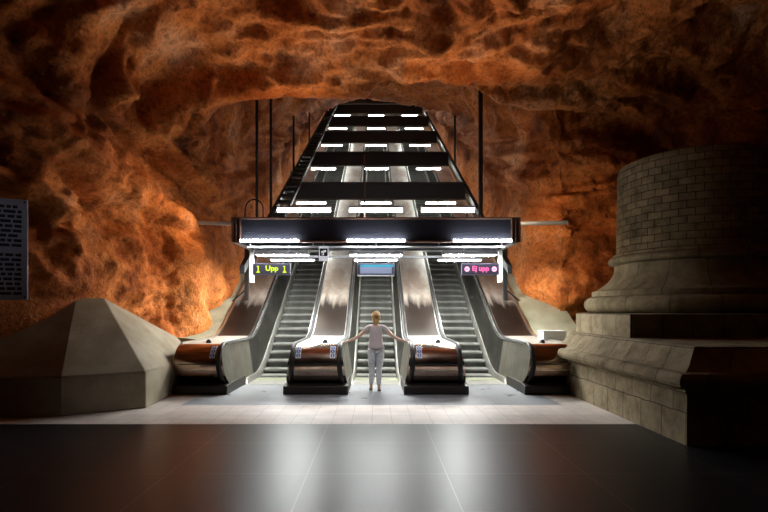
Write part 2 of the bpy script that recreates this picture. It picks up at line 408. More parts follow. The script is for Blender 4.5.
# ------------------------------------------------------------------ escalators
# arc-length positions of steps along the pitch line
ys = [12.02]; 
while ys[-1] < YEND-.6:
    y = ys[-1]; sl = (zl(y+.2)-zl(y-.1))/.3
    ys.append(y + .4/math.sqrt(1+sl*sl))
def step_mesh():
    mb = MB(); h = .215; W = .495
    prof = [(.40, 0), (.035, 0), (.010, -.008), (.0, -.028), (.0, -.06)]
    for k in range(1, 7): prof.append((.075*math.sin(PI*k/6*.5), -.06-(h-.06)*k/6))
    prof += [(.10, -h), (.10, -.02), (.40, -.02)]
    rs = [[(x, a, b) for a, b in prof] for x in (-W, W)]
    mb.rings(rs); return mb
def escalator(cx, label):
    root = empty('escalator', (cx, 12.0, 0), label, 'escalator', 'escalators')
    proto = step_mesh().build('step', M['tread'], root)
    for k, y in enumerate(ys):
        o = proto if k == 0 else proto.copy()
        if k: C.objects.link(o)
        o.parent = root; o.location = (0, y-12.0, zl(y)+.004)
    # comb plate and landing plate
    mb = MB(); mb.box(-.52, .52, -.12, .10, -.03, .012)
    for k in range(48):
        x = -.5 + k*.0213; mb.box(x, x+.009, .10, .15, -.01, .014)
    mb.build('comb_plate', M['comb'], root)
    boxobj('landing_plate', (-.52, .52, -.85, -.12, -.03, .006), M['skirt'], root)
    for s in (-1, 1):
        rs = []; yy = -.80
        pts = []
        while yy < YEND-12:
            y = yy+12; pts.append((yy, zl(y))); yy += .12 if y < 14 else .5
        for yy, z in pts:
            e = min(1, (yy+.80)/.15+.15)
            x0, x1 = s*.515, s*.56
            rs.append([(x0, yy, z-.2), (x0, yy, z+.11*e), (s*.535, yy, z+.145*e), (x1, yy, z+.145*e), (x1, yy, z-.2)])
        MB().rings(rs).build('skirt_panel', M['skirt'], root, smooth=True, angle=35)
    return root
PITCH = 2.38
escalator(-PITCH, 'left escalator with grey ribbed steps rising behind the lit yellow sign')
escalator(0, 'middle escalator with grey ribbed steps directly ahead of the standing woman')
escalator(PITCH, 'right escalator with grey ribbed steps rising behind the lit pink sign')

# balustrade islands
HW_B, HW_T, RAIL = .625, .50, .465
NC, NRAD = (10.25, .575), .40      # newel arc centre (y, z) and radius
def balustrade(cx, label, inner=(-1, 1), outer=None, stickers=(), half=None):
    root = empty('escalator_balustrade', (cx, 10.0, 0), label, 'balustrade', 'steel balustrades between the escalators')
    def xw(side, t):                      # t 0 bottom .. 1 top
        if side in inner: return side*(HW_B + (HW_T-HW_B)*t)
        return side*outer
    def tz(h): return max(0, min(1, (h-.12)/.80))
    # side view stations along the top, from the foot of the newel round to the far end
    arc = []
    for k in range(25):
        a = math.radians(-112 + (90+112)*k/24)
        arc.append((NC[0]-NRAD*math.cos(a), NC[1]+NRAD*math.sin(a)))
    top = []
    y = NC[0]
    while y < YEND:
        top.append((y, zl(y)+NC[1]+NRAD)); y += .1 if y < 14 else .4
    def strip(stations, name, m, lift=0):
        mb = MB(); rs = []
        for (y, z) in stations:
            t = tz(z-zl(y))
            rs.append([(xw(-1, t), y-10, z+lift), (xw(1, t), y-10, z+lift)])
        n = len(rs); vs = [p for r in rs for p in r]
        mb.add(vs, [(2*i, 2*i+1, 2*i+3, 2*i+2) for i in range(n-1)])
        return mb.build(name, m, root, smooth=True, angle=60, recalc=False)
    d = strip(arc, 'newel_drum', M['drum'])
    # trim rings on the drum
    flat = [p for p in top if p[0] <= 12.5]; inc = [p for p in top if p[0] >= 12.4]
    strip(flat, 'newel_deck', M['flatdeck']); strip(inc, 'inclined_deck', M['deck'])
    # side panels
    for s in (-1, 1):
        pts = sorted([(NC[0]-NRAD*math.cos(math.radians(q)), NC[1]-NRAD*math.sin(math.radians(q)), NC[1]+NRAD*math.sin(math.radians(q))) for q in range(0, 91, 6)])
        for (y, z) in top[1:]:
            pts.append((y, (.12 if y < 10.6 else .05)+zl(y), z))
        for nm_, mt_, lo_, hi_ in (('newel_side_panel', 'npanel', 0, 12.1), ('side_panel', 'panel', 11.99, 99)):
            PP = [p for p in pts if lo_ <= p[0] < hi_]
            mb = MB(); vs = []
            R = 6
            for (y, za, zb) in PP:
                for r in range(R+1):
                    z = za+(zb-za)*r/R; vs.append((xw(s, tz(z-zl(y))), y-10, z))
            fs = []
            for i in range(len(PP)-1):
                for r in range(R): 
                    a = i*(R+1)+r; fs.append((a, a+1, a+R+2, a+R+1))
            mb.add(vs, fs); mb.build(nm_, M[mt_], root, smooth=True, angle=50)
        if s in inner:
            path = []
            for k in range(23):
                a = math.radians(-95 + 185*k/22)
                path.append((s*RAIL*(1+.10*max(0, -math.sin(a))), NC[0]-(NRAD+.012)*math.cos(a)-10, NC[1]+(NRAD+.012)*math.sin(a)))
            for (y, z) in top[1:]: path.append((s*RAIL, y-10, z+.012))
            # oval rubber rail
            rings = []
            P = [Vector(p) for p in path]
            for i, p in enumerate(P):
                t = (P[min(i+1, len(P)-1)]-P[max(i-1, 0)]).normalized(); ex = Vector((1,0,0)); nz = ex.cross(t).normalized()
                rings.append([tuple(p + ex*.050*math.cos(2*PI*q/12) + nz*.032*math.sin(2*PI*q/12)) for q in range(12)])
            MB().rings(rings).build('handrail', M['rail'], root, smooth=True, angle=60)
            # guide strip inboard and outboard
            mb = MB()
            for off in (-.062, .06):
                rr = [[(s*RAIL+off-.009, y-10, z-.01), (s*RAIL+off-.009, y-10, z+.014), (s*RAIL+off+.009, y-10, z+.014), (s*RAIL+off+.009, y-10, z-.01)] for (y, z) in top]
                mb.rings(rr)
            mb.build('handrail_guide', M['guide'], root)
    if outer:
        s = -1 if 1 in inner else 1
        rr = [[(s*outer-.025, y-10, z-.02), (s*outer-.025, y-10, z+.035), (s*outer+.025, y-10, z+.035), (s*outer+.025, y-10, z-.02)] for (y, z) in top]
        MB().rings(rr).build('deck_edge_trim', M['guide'], root)
    xa = xw(-1, 0)-.015; xb = xw(1, 0)+.015
    mb = MB()
    pr = [(9.86, 0), (9.83, .03), (9.84, .17), (10.0, .20), (11.25, .20), (11.25, 0)]
    mb.rings([[(x, a-10, b) for a, b in pr] for x in (xa, xb)])
    mb.build('plinth', M['plinth'], root, bevel=.01)
    # seams across the drum
    for zc, h, mm in ((.60, .018, 'blackm'), (.48, .012, 'guide')):
        a = math.asin((zc-NC[1])/NRAD); y = NC[0]-(NRAD+.003)*math.cos(a)
        boxobj('drum_seam', (xw(-1, .7)+.10, xw(1, .7)-.10, y-10, y-10+.03, zc-h/2, zc+h/2), M[mm], root)
    # emergency button dome behind the drum top
    prof = [(.055*math.cos(q*PI/12), .978+.075*math.sin(q*PI/12)) for q in range(7)]
    xo = (xw(-1, 1)+xw(1, 1))/2 + (.12 if not outer else 0)
    lathe([(.055, .97)]+prof[:-1]+[(.002, 1.052)], 20, xo, .55).build('stop_button_housing', M['blackm'], root, smooth=True)
    mb = MB()
    for k in range(4):
        for yy in (4.9, 9.9, 14.9, 19.9):
            x = xw(-1, 1)+.14+(xw(1, 1)-xw(-1, 1)-.28)*k/3; z = zl(yy+10)+NC[1]+NRAD
            mb.box(x-.012, x+.012, yy-.012, yy+.012, z-.002, z+.008)
    mb.build('deck_rivets', M['blackm'], root)
    # pictogram stickers, wrapped on the drum
    for sx in stickers:
        def patch(x0, x1, a0, a1, lift, name, m, par, n=6, circ=None):
            vs = []; fs = []
            if circ:
                xc, ac, r = circ; vs.append((xc, NC[0]-(NRAD+lift)*math.cos(ac)-10, NC[1]+(NRAD+lift)*math.sin(ac)))
                for q in range(20):
                    a = ac + r*math.sin(2*PI*q/20)/NRAD; vs.append((xc+r*math.cos(2*PI*q/20), NC[0]-(NRAD+lift)*math.cos(a)-10, NC[1]+(NRAD+lift)*math.sin(a)))
                fs = [(0, 1+q, 1+(q+1) % 20) for q in range(20)]
            else:
                for q in range(n+1):
                    a = a0+(a1-a0)*q/n
                    for x in (x0, x1): vs.append((x, NC[0]-(NRAD+lift)*math.cos(a)-10, NC[1]+(NRAD+lift)*math.sin(a)))
                fs = [(2*q, 2*q+1, 2*q+3, 2*q+2) for q in range(n)]
            mb = MB(); mb.add(vs, fs); return mb.build(name, m, par, smooth=True, recalc=False)
        st = patch(sx-.052, sx+.052, .36, 1.12, .003, 'safety_sticker', M_st[0], root)
        st['label'] = 'white sticker with three blue round pictograms'
        for a in (.50, .74, .98):
            patch(0, 0, 0, 0, .005, 'pictogram_disc', M_st[1], st, circ=(sx, a, .041))
            q = patch(0, 0, 0, 0, .007, 'pictogram_figure', M_st[0], st, circ=(sx, a+.03, .011))
            patch(sx-.012, sx+.014, a-.06, a-.005, .007, 'pictogram_figure', M_st[0], st, n=2)
    return root
M_st = [mat('sticker_white', (.85,.86,.9,1), .4), mat('sticker_blue', (.03,.09,.5,1), .4)]
balustrade(-PITCH/2, 'steel escalator balustrade under the woman\'s left hand, its rounded end with two stickers', stickers=(-.35, .33))
balustrade(PITCH/2, 'steel escalator balustrade under the woman\'s right hand, its rounded end with one sticker', stickers=(-.33,))
balustrade(-PITCH*1.5, 'outer left steel balustrade ending beside the sloped concrete block', inner=(1,), outer=.42, stickers=(.33,))
balustrade(PITCH*1.5, 'outer right steel balustrade ending beside the stone column base', inner=(-1,), outer=.38)

# ------------------------------------------------------------------ canopy and ceiling beams over the escalators
def tube_lamp(name, loc, length, label, group, r=.022, housing=True, mt='tube', hh=.07, hw=.12, lens=None):
    root = empty(name, loc, label, 'lamp', group)
    if housing:
        boxobj('lamp_housing', (-length/2-.03, length/2+.03, -hw/2, hw/2, 0, hh), M['house'], root, bevel=.008)
    if lens:
        boxobj('diffuser', (-length/2+.01, length/2-.01, -hw/2+.012, hw/2-.012, -.014, .001), M[mt], root)
        boxobj('end_cap', (-length/2-.035, -length/2-.03, -hw/2, hw/2, 0, hh), M['grey'], root); boxobj('end_cap', (length/2+.03, length/2+.035, -hw/2, hw/2, 0, hh), M['grey'], root)
        return root
    t = MB().tube([(-length/2, 0, -r*1.2), (length/2, 0, -r*1.2)], r, 10).build('fluorescent_tube', M[mt], root, smooth=True, angle=50)
    mb = MB()
    for s in (-1, 1): mb.box(s*(length/2+.012)-.012, s*(length/2+.012)+.012, -.02, .02, -r*2.4, .01)
    mb.build('lamp_holder', M['white'], root)
    return root
CZ0, CZ1, CY0, CY1, CXW = 3.165, 3.715, 11.0, 12.5, 3.18
can = empty('canopy', (0, 11.0, CZ0), 'long dark canopy with brown steel frame across the front of the three escalators', 'canopy')
def rel(d): return (d[0], d[1], d[2]-11.0, d[3]-11.0, d[4]-CZ0, d[5]-CZ0)
boxobj('front_panel', rel((-CXW+.20, CXW-.20, CY0+.05, CY0+.09, CZ0+.03, CZ1-.03)), M['black'], can)
f = MB(); f.box(*rel((-CXW, CXW, CY0, CY0+.14, CZ1-.04, CZ1))); f.box(*rel((-CXW, CXW, CY0, CY0+.14, CZ0, CZ0+.035)))
f.build('front_frame', M['brown'], can, bevel=.006)
for s in (-1, 1):
    e = MB()
    for (a, b) in ((CXW-.04, CXW), (CXW-.11, CXW-.09), (CXW-.20, CXW-.17)):
        x0, x1 = sorted((s*a, s*b)); e.box(*rel((x0, x1, CY0-.01, CY0+.14, CZ0, CZ1)))
    x0, x1 = sorted((s*(CXW-.17), s*(CXW-.02))); e.box(*rel((x0, x1, CY0+.06, CY0+.1, CZ0, CZ1)))
    x0, x1 = sorted((s*(CXW-.03), s*CXW)); e.box(*rel((x0, x1, CY0+.14, CY1, CZ0, CZ1-.1)))
    e.build('end_frame', M['brown'], can, bevel=.004)
    x0, x1 = sorted((s*(CXW-.14), s*(CXW-.03))); boxobj('side_channel', rel((x0, x1, CY0+.14, CY1, CZ0-.01, CZ0+.04)), M['grey'], can)
boxobj('roof_sheet', rel((-CXW+.03, CXW-.03, CY0+.14, CY1, CZ1-.12, CZ1-.08)), M['grey'], can)
b = MB(); b.box(*rel((-CXW+.06, CXW-.06, CY1-.05, CY1, CZ0-.02, CZ0+.05))); b.box(*rel((-CXW+.06, CXW-.06, CY1-.14, CY1, CZ0-.03, CZ0-.02)))
b.build('rear_rail', M['white'], can)
boxobj('lower_rail', rel((-2.86, 2.86, 11.12, 11.17, 3.055, 3.095)), M['white'], can)
hg = MB()
for xx in (-2.8, -1.4, 0, 1.4, 2.8): hg.box(*rel((xx-.015, xx+.015, 11.14, 11.16, 3.09, CZ0+.05)))
hg.build('rail_bracket', M['grey'], can)
boxobj('rear_panel', rel((-CXW+.06, CXW-.06, CY1-.03, CY1-.01, CZ0+.05, CZ1-.1)), M['black'], can)
names3 = ['left', 'middle', 'right']
for k, nm in enumerate(names3):
    x = (k-1)*PITCH
    tube_lamp('fluorescent_lamp', (x*.98, 10.95, CZ0+.055), 1.26, 'bright bare tube lamp along the front edge of the canopy, above the %s escalator' % nm, 'lamps along the canopy front', r=.027, housing=False, mt='tubef')
    tube_lamp('fluorescent_lamp', (x*.965, 12.3, 3.02), 1.26, 'white boxed tube lamp under the back of the canopy, above the %s escalator' % nm, 'lamps under the canopy back', hw=.24, hh=.12, mt='lens', lens=1)
    tube_lamp('fluorescent_lamp', (x*.96, 13.7, 3.03), 1.15, 'slim tube lamp just behind the canopy, above the %s escalator' % nm, 'lamps behind the canopy', hw=.20, hh=.06, mt='lens', lens=1)
    lp = tube_lamp('fluorescent_lamp', ((k-1)*1.69, 11.75, 4.06), 1.22, '%s bright tube lamp standing on top of the canopy' % nm, 'lamps on top of the canopy', r=.042, hh=.05, mt='tubet')
    mb = MB()
    for s in (-1, 1): mb.box(s*.45-.012, s*.45+.012, -.012, .012, CZ1-.1-4.06, -.0)
    mb.build('lamp_bracket', M['blackm'], lp)
# slim carrier bar for the lamps behind the canopy
cb = empty('lamp_carrier_bar', (0, 13.7, 3.10), 'pale bar carrying the slim lamps just behind the canopy', 'bar')
boxobj('bar', (-3.05, 3.05, -.03, .03, 0, .06), M['grey'], cb)
ROWS = [18.4, 22.68, 26.96, 31.24, 35.5, 39.8]
ords = ['first', 'second', 'third', 'fourth', 'fifth', 'sixth']
def rowz(d): return 5.61+TAN*(d-18.4)
for q, d in enumerate(ROWS):
    z = rowz(d); 
    bm_ = empty('ceiling_crossbeam', (0, d, z+.05), '%s dark crossbeam above the canopy, counted upwards along the escalators' % ords[q], 'beam', 'dark crossbeams over the escalators')
    boxobj('beam_panel', (-3.28, 3.28, -.05, .05, .10, .68), M['beam'], bm_)
    mb = MB(); mb.box(-3.3, 3.3, -.09, .07, .66, .70); mb.box(-3.3, 3.3, -.09, .07, .08, .115); mb.build('beam_frame', M['beamf'], bm_)
    for k, nm in enumerate(names3):
        tube_lamp('fluorescent_lamp', ((k-1)*PITCH, d+.02, z+.02), 1.08, '%s tube lamp under the %s dark crossbeam above the canopy' % (nm, ords[q]), 'lamps under the crossbeams', r=.024, hh=.05, mt='tubeb')
        for o in (): pass
    for s in ():
        pass
# inclined side rails
def incl(name, x, label, cat, w=.12, h=.30, m='blackm', dz=.72, rungs=None, ya=14.3, yb=42.0):
    root = empty(name, (x, ya, rowz(ya)+dz), label, cat)
    L_ = yb-ya; dzz = TAN*L_
    mb = MB(); rr = [[(-w/2, t, q), (-w/2, t, q+h), (w/2, t, q+h), (w/2, t, q)] for t, q in ((0, 0), (L_, dzz))]
    mb.rings(rr); mb.build('rail', M[m], root)
    if rungs:
        mb = MB(); rr = [[(rungs-w/2, t, q), (rungs-w/2, t, q+h), (rungs+w/2, t, q+h), (rungs+w/2, t, q)] for t, q in ((0, 0), (L_, dzz))]
        mb.rings(rr); mb.build('rail', M[m], root)
        n = int(L_/.55)
        for k in range(n):
            t = (k+.5)*.55
            MB().box(min(0, rungs), max(0, rungs), t-.13, t+.13, t*TAN+.03, t*TAN+.12).build('rung', M['blackm'], root)
    return root
incl('inclined_side_beam', -3.36, 'long black inclined beam on the left edge of the overhead lamp frames', 'beam', h=.2, dz=.35, ya=12.55)
incl('inclined_side_beam', 3.36, 'long black inclined beam on the right edge of the overhead lamp frames', 'beam', h=.2, dz=.35, ya=12.55)
incl('cable_ladder', -2.75, 'black inclined cable ladder running up inside the left side beam', 'cable ladder', w=.07, h=.14, dz=.74, rungs=-.42, ya=13.2)
# hangers
def hanger(x, y, z0, z1, label, r=.045, m='blackm'):
    o = MB().tube([(0,0,0), (0,0,z1-z0)], r, 8).build('hanger_rod', M[m], None, smooth=True, angle=50, loc=(x, y, z0))
    tag(o, label, 'rod', 'rods hanging from the rock'); return o
def beamz(y): return rowz(y)+.45
hanger(-3.36, 16.0, beamz(16.0), 9.6, 'black rod from the rock to the left side beam, second from the left')
hanger(-3.50, 14.7, beamz(14.7)-.1, 9.5, 'leftmost and nearest black rod hanging beside the left side beam')
hanger(-3.36, 20.4, beamz(20.4), 10.6, 'black rod from the rock to the left side beam, third from the left')
hanger(-3.36, 25.2, beamz(25.2), 12.8, 'black rod from the rock to the left side beam, farthest up the tunnel')
hanger(3.30, 15.9, beamz(15.9), 9.6, 'left one of the two close black rods on the right, above the canopy end')
hanger(3.44, 16.3, beamz(16.3), 9.6, 'right one of the two close black rods on the right, above the canopy end')
hanger(3.36, 21.3, beamz(21.3), 11.0, 'black rod from the rock to the right side beam, further up than the close pair')
o = MB().tube([(0,0,0), (0,0,1.75)], .017, 8).build('thin_pole', M['brown'], smooth=True, angle=50, loc=(-.27, 11.85, CZ1-.1)); tag(o, 'thin reddish brown pole rising from the canopy in front of the crossbeams', 'pole')
# pipes from the canopy into the rock
for s, nm in ((-1, 'left'), (1, 'right')):
    o = MB().tube([(s*3.15, 12.4, 3.80), (s*4.75, 12.4, 3.84)], .05, 12).build('support_pipe', M['grey'], smooth=True, angle=50)
    tag(o, 'grey pipe fixing the %s end of the canopy to the rock wall' % nm, 'pipe', 'pipes fixing the canopy')
    p = empty('canopy_post', (s*3.12, 12.58, 0), '%s short white post hanging below the back corner of the canopy' % nm, 'post', 'posts under the canopy ends')
    boxobj('upper_post', (-.05, .05, -.05, .05, 2.36, CZ0-.02), M['white'], p, bevel=.005)
    q = empty('braced_post', (s*3.70, 14.3, 0), '%s short black post with a diagonal brace beside the outer inclined balustrade' % nm, 'post', 'black posts beside the escalators')
    boxobj('post', (-.05, .05, -.05, .05, zl(14.3)+.93, 3.45), M['blackm'], q)
    MB().tube([(s*.02, 0, 2.25), (s*.42, 0, 1.92)], .022, 8).build('brace', M['blackm'], q)
# black cable hoop on top of the canopy's left end
pts = [(-2.55, 11.3, 3.68), (-2.55, 11.3, 3.95)]
pts += [(-2.75+.2*math.cos(a), 11.3, 3.95+.22*math.sin(a)) for a in [k*PI/12 for k in range(1, 13)]] + [(-2.97, 11.3, 3.68)]
o = MB().tube(pts, .018, 8).build('cable_hoop', M['blackm'], smooth=True); tag(o, 'black cable hoop sticking up from the left end of the canopy', 'cable')

# ------------------------------------------------------------------ hanging signs
def text_mesh(name, body, size, m, parent, loc, extrude=.002, bold=0, sx=1):
    cu = bpy.data.curves.new(name, 'FONT'); cu.body = body; cu.size = size; cu.extrude = extrude; cu.align_x = 'CENTER'; cu.align_y = 'CENTER'; cu.offset = bold
    t = bpy.data.objects.new(name, cu); C.objects.link(t)
    dg = bpy.context.evaluated_depsgraph_get(); me = bpy.data.meshes.new_from_object(t.evaluated_get(dg))
    bpy.data.objects.remove(t); me.materials.clear(); me.materials.append(m)
    o = bpy.data.objects.new(name, me); C.objects.link(o); o.parent = parent; o.location = loc; o.rotation_euler = (PI/2, 0, 0); o.scale = (sx, 1, 1)
    return o
led_y = mat('yellow_green_led', (.5,.6,.0,1), .5, 0, (.60,.85,.02,1), .9)
led_p = mat('pink_led', (.8,.1,.3,1), .5, 0, (1.0,.12,.36,1), 1.1)
led_w = mat('pale_pink_led', (.8,.5,.6,1), .5, 0, (1.0,.40,.62,1), 1.1)
disp = mat('sign_display_black', (.075,.07,.11,1), .4)
fr_m = mat('sign_frame_grey', (.22,.20,.28,1), .4, .5)
def sign(x, label, y=11.4, zc=2.60):
    r = empty('hanging_sign', (x, y, zc), label, 'sign', 'signs hanging under the canopy')
    boxobj('sign_case', (-.43, .43, -.02, .08, -.135, .135), fr_m, r, bevel=.006)
    boxobj('display', (-.405, .405, -.024, -.015, -.105, .105), disp, r)
    for s in (-1, 1): MB().tube([(s*.40, .03, .13), (s*.40, .03, CZ0-zc)], .008, 6).build('hanging_wire', M['grey'], r)
    return r
sg = sign(-PITCH, 'hanging sign with yellow-green lit text over the left escalator')
text_mesh('lettering', 'Upp', .165, led_y, sg, (.01, -.026, .015), bold=.004, sx=1.05)
for s in (-1, 1):
    mb = MB(); x = s*.30
    mb.box(x-.012, x+.012, -.028, -.025, -.05, .07); mb.add([(x-.05,-.028,-.082),(x+.05,-.028,-.082),(x+.012,-.028,-.03),(x-.012,-.028,-.03)], [(0,1,2,3)])
    mb.box(x-.03, x+.014, -.028, -.025, .05, .072)
    mb.build('direction_symbol', led_y, sg)
sg = sign(PITCH, 'hanging sign with pink lit text over the right escalator')
text_mesh('lettering', 'Ej upp', .155, led_p, sg, (.0, -.026, .01), bold=.004)
for s in (-1, 1):
    d = lathe([(.058, -.001), (.058, .003)], 24).build('no_entry_symbol', led_w, sg); d.location = (s*.31, -.027, 0); d.rotation_euler = (PI/2, 0, 0)
    boxobj('no_entry_bar', (-.035, .035, -.01, .01, .003, .006), led_p, d)
sg = sign(-.0, 'hanging sign with blank bluish display over the middle escalator')
bl = mat('blue_lit_display', (.25,.28,.4,1), .4, 0, (.24,.27,.42,1), .3); cy = mat('cyan_lit_strip', (.05,.3,.4,1), .4, 0, (.03,.34,.5,1), .45)
boxobj('blank_screen', (-.36, .36, -.030, -.026, -.10, .045), bl, sg); boxobj('cyan_strip', (-.36, .40, -.030, -.026, .045, .10), cy, sg)
boxobj('lower_rail', (-.42, .42, -.035, .0, -.16, -.135), M['white'], sg)
cs = empty('camera_warning_sign', (-1.15, 11.0, 2.92), 'small white sign with a black surveillance camera symbol under the canopy', 'sign')
boxobj('sign_plate', (-.105, .105, 0, .012, -.17, .155), mat('sign_white_added_glow', (.8,.8,.82,1), .4, 0, (.9,.92,1,1), .5), cs)  # glow added to plate and symbol to brighten them
boxobj('black_square', (-.085, .085, -.004, 0, -.065, .105), M['blackm'], cs)
mb = MB(); mb.add([(-.06,-.006,.04),(.045,-.006,.075),(.06,-.006,.03),(-.045,-.006,-.005)], [(0,1,2,3)]); mb.box(-.015, .005, -.007, -.004, -.045, .02); mb.box(-.045, .0, -.007, -.004, -.045, -.03)
mb.build('camera_symbol', bpy.data.materials['sign_white_added_glow'], cs)
MB().tube([(0, .006, .155), (0, .006, .28)], .006, 6).build('hanging_wire', M['grey'], cs)

# ------------------------------------------------------------------ concrete block at the left wall
blk = empty('concrete_block', (-4.2, 9.3, 0), 'large sloped concrete block at the foot of the left rock wall', 'concrete block')
def rl(p): return (p[0]+4.2, p[1]-9.3, p[2])
b0, b1, b2, b3 = (-9.0, 7.3, 0), (-4.93, 7.83, 0), (-3.92, 8.52, 0), (-4.06, 10.44, 0)
m0, m1, m2, m3 = (-9.0, 7.3, .62), (-4.93, 7.83, .62), (-3.92, 8.52, .62), (-4.06, 10.6, .60)
t2, t3 = (-5.22, 9.6, 1.90), (-4.62, 11.6, 1.04)
_n = (Vector(m2)-Vector(m1)).cross(Vector(t2)-Vector(m1)); _d = Vector(((76-376)/500, 1, (310-301)/500)); _o = Vector((0, 0, EYE))
t1 = tuple(_o + _d*((Vector(m1)-_o).dot(_n)/_d.dot(_n)))
t0 = (-9.3, 7.6, 1.84); w3 = (-4.2, 11.6, .60); w3b = (-4.2, 11.6, 0)
mb = MB()
P = [rl(p) for p in (b0, b1, b2, b3, w3b, (-9, 11.6, 0))]; Q = [rl(p) for p in (m0, m1, m2, m3, w3, (-9, 11.6, .6))]
mb.rings([P, Q]); mb.build('block_base', M['conc'], blk, bevel=.02)
mb = MB()
vs = [rl(p) for p in (m0, m1, m2, m3, w3, t0, t1, t2, t3, (-6.4, 11.6, 1.3), (-6.4, 9.6, 1.9), (-9, 11.6, .6))]
mb.add(vs, [(0,1,6,5), (1,2,7,6), (2,3,8,7), (3,4,8), (7,8,9,10), (5,6,7,10), (4,11,9,8), (0,5,10,11), (11,10,9), (0,11,4,3,2,1)])
mb.build('sloped_top', M['conc'], blk, bevel=.02)

# white cabinet between balustrade and column base
cbn = empty('white_cabinet', (4.12, 11.6, 0), 'plain white cabinet standing behind the outer right balustrade', 'cabinet')
boxobj('cabinet_body', (-.30, .22, -.2, .2, .05, 1.17), M['white'], cbn, bevel=.01); boxobj('cabinet_foot', (-.28, .20, -.18, .18, 0, .05), M['grey'], cbn)
boxobj('cabinet_lid', (-.31, .23, -.21, .21, 1.17, 1.195), M['white'], cbn, bevel=.005)

# ------------------------------------------------------------------ stone column on its stepped base
col = empty('stone_column', (7.1, 11.26, 0), 'huge round masonry column on a stepped stone base at the right', 'column')
def layer(name, m, prof, x0, y0, yf, xr=10.3, bevel=.015):
    # prof = (outward offset, z); x0,y0 near corner of the core, yf far end
    rs = []
    for o, z in prof:
        pts = [(x0-o, yf), (x0-o, y0-o), (xr, y0-o), (xr, 13.4), (x0+1.25, 13.4)]
        # subdivide the long sides for texture and a slightly worn line
        rs.append([(a-7.1, b-11.26, z) for a, b in pts])
    return MB().rings(rs).build(name, m, col, smooth=True, angle=28, bevel=0)
layer('lower_block', M['block'], [(.30, 0), (.285, .64)], 4.12, 6.45, 10.05)
layer('lower_fillet', M['mould'], [(.30, .64), (.34, .66), (.34, .70)], 4.12, 6.45, 10.1)
nose = [(.36, .70), (.43, .715), (.49, .745), (.515, .79), (.51, .835), (.47, .88), (.41, .905)]
layer('cornice_moulding', M['mould'], nose, 4.12, 6.45, 10.25)
layer('sloped_course', M['block'], [(.33, .905), (.24, .96), (.03, 1.20)], 4.12, 6.45, 10.5)
layer('upper_block', M['block'], [(0, 1.20), (0, 1.60)], 4.30, 8.46, 10.75)
def ringprof(zc, rc, rr, n=12, a0=-90, a1=90):
    return [(rc+rr*math.cos(math.radians(a0+(a1-a0)*k/n)), zc+rr*math.sin(math.radians(a0+(a1-a0)*k/n))) for k in range(n+1)]
lathe([(1.9, 1.60)]+ringprof(1.79, 2.05, .18)+[(2.0, 1.98)], 128).build('torus_ring', M['mould'], col, smooth=True, angle=40)
sc = [(2.06, 1.98), (2.06, 2.09), (2.0, 2.11)]
for k in range(13):
    a = k/12; sc.append((1.57+.40*(1-a)**2.2, 2.12+.52*a))
lathe(sc+[(1.57, 2.70)], 128).build('concave_moulding', M['mould'], col, smooth=True, angle=40)
lathe([(1.5, 2.70)]+ringprof(2.79, 1.62, .085)+[(1.60, 2.89), (1.60, 2.94), (1.53, 2.97)], 128).build('upper_ring', M['mould'], col, smooth=True, angle=40)
lathe([(1.53, 2.97), (1.52, 3.6), (1.51, 4.3), (1.50, 4.82), (1.46, 4.93), (1.38, 4.97)], 128).build('column_shaft', M['shaft'], col, smooth=True, angle=40)

# ------------------------------------------------------------------ wall plaque at the left
pl = empty('wall_plaque', (-5.78, 7.75, 1.78), 'pale bluish plaque with dense text on the dark left wall', 'sign', rz=math.radians(28))
pm = mat('plaque_blue_grey', (.50,.58,.72,1), .4); ink = mat('plaque_ink', (.02,.02,.03,1), .6)
boxobj('plaque_board', (-1.1, .32, -.03, .0, .05, 1.62), pm, pl, bevel=.004)
mb = MB(); z = 1.52
while z > .14:
    if abs(z-.845) < .04: mb.build('printed_paragraph', ink, pl); mb = MB()
    if not (.80 < z < .90):
        x = -1.05
        while x < .20:
            wd = random.uniform(.05, .16); x2 = min(x+wd, .24); mb.box(x, x2, -.034, -.030, z-.045, z); x = x2+.025
    z -= .075
mb.build('printed_paragraph', ink, pl)
mb = MB()
for xx in (-1.05, .28):
    for zz in (.09, 1.58): mb.box(xx-.012, xx+.012, -.04, -.03, zz-.012, zz+.012)
mb.build('plaque_screws', M['blackm'], pl)

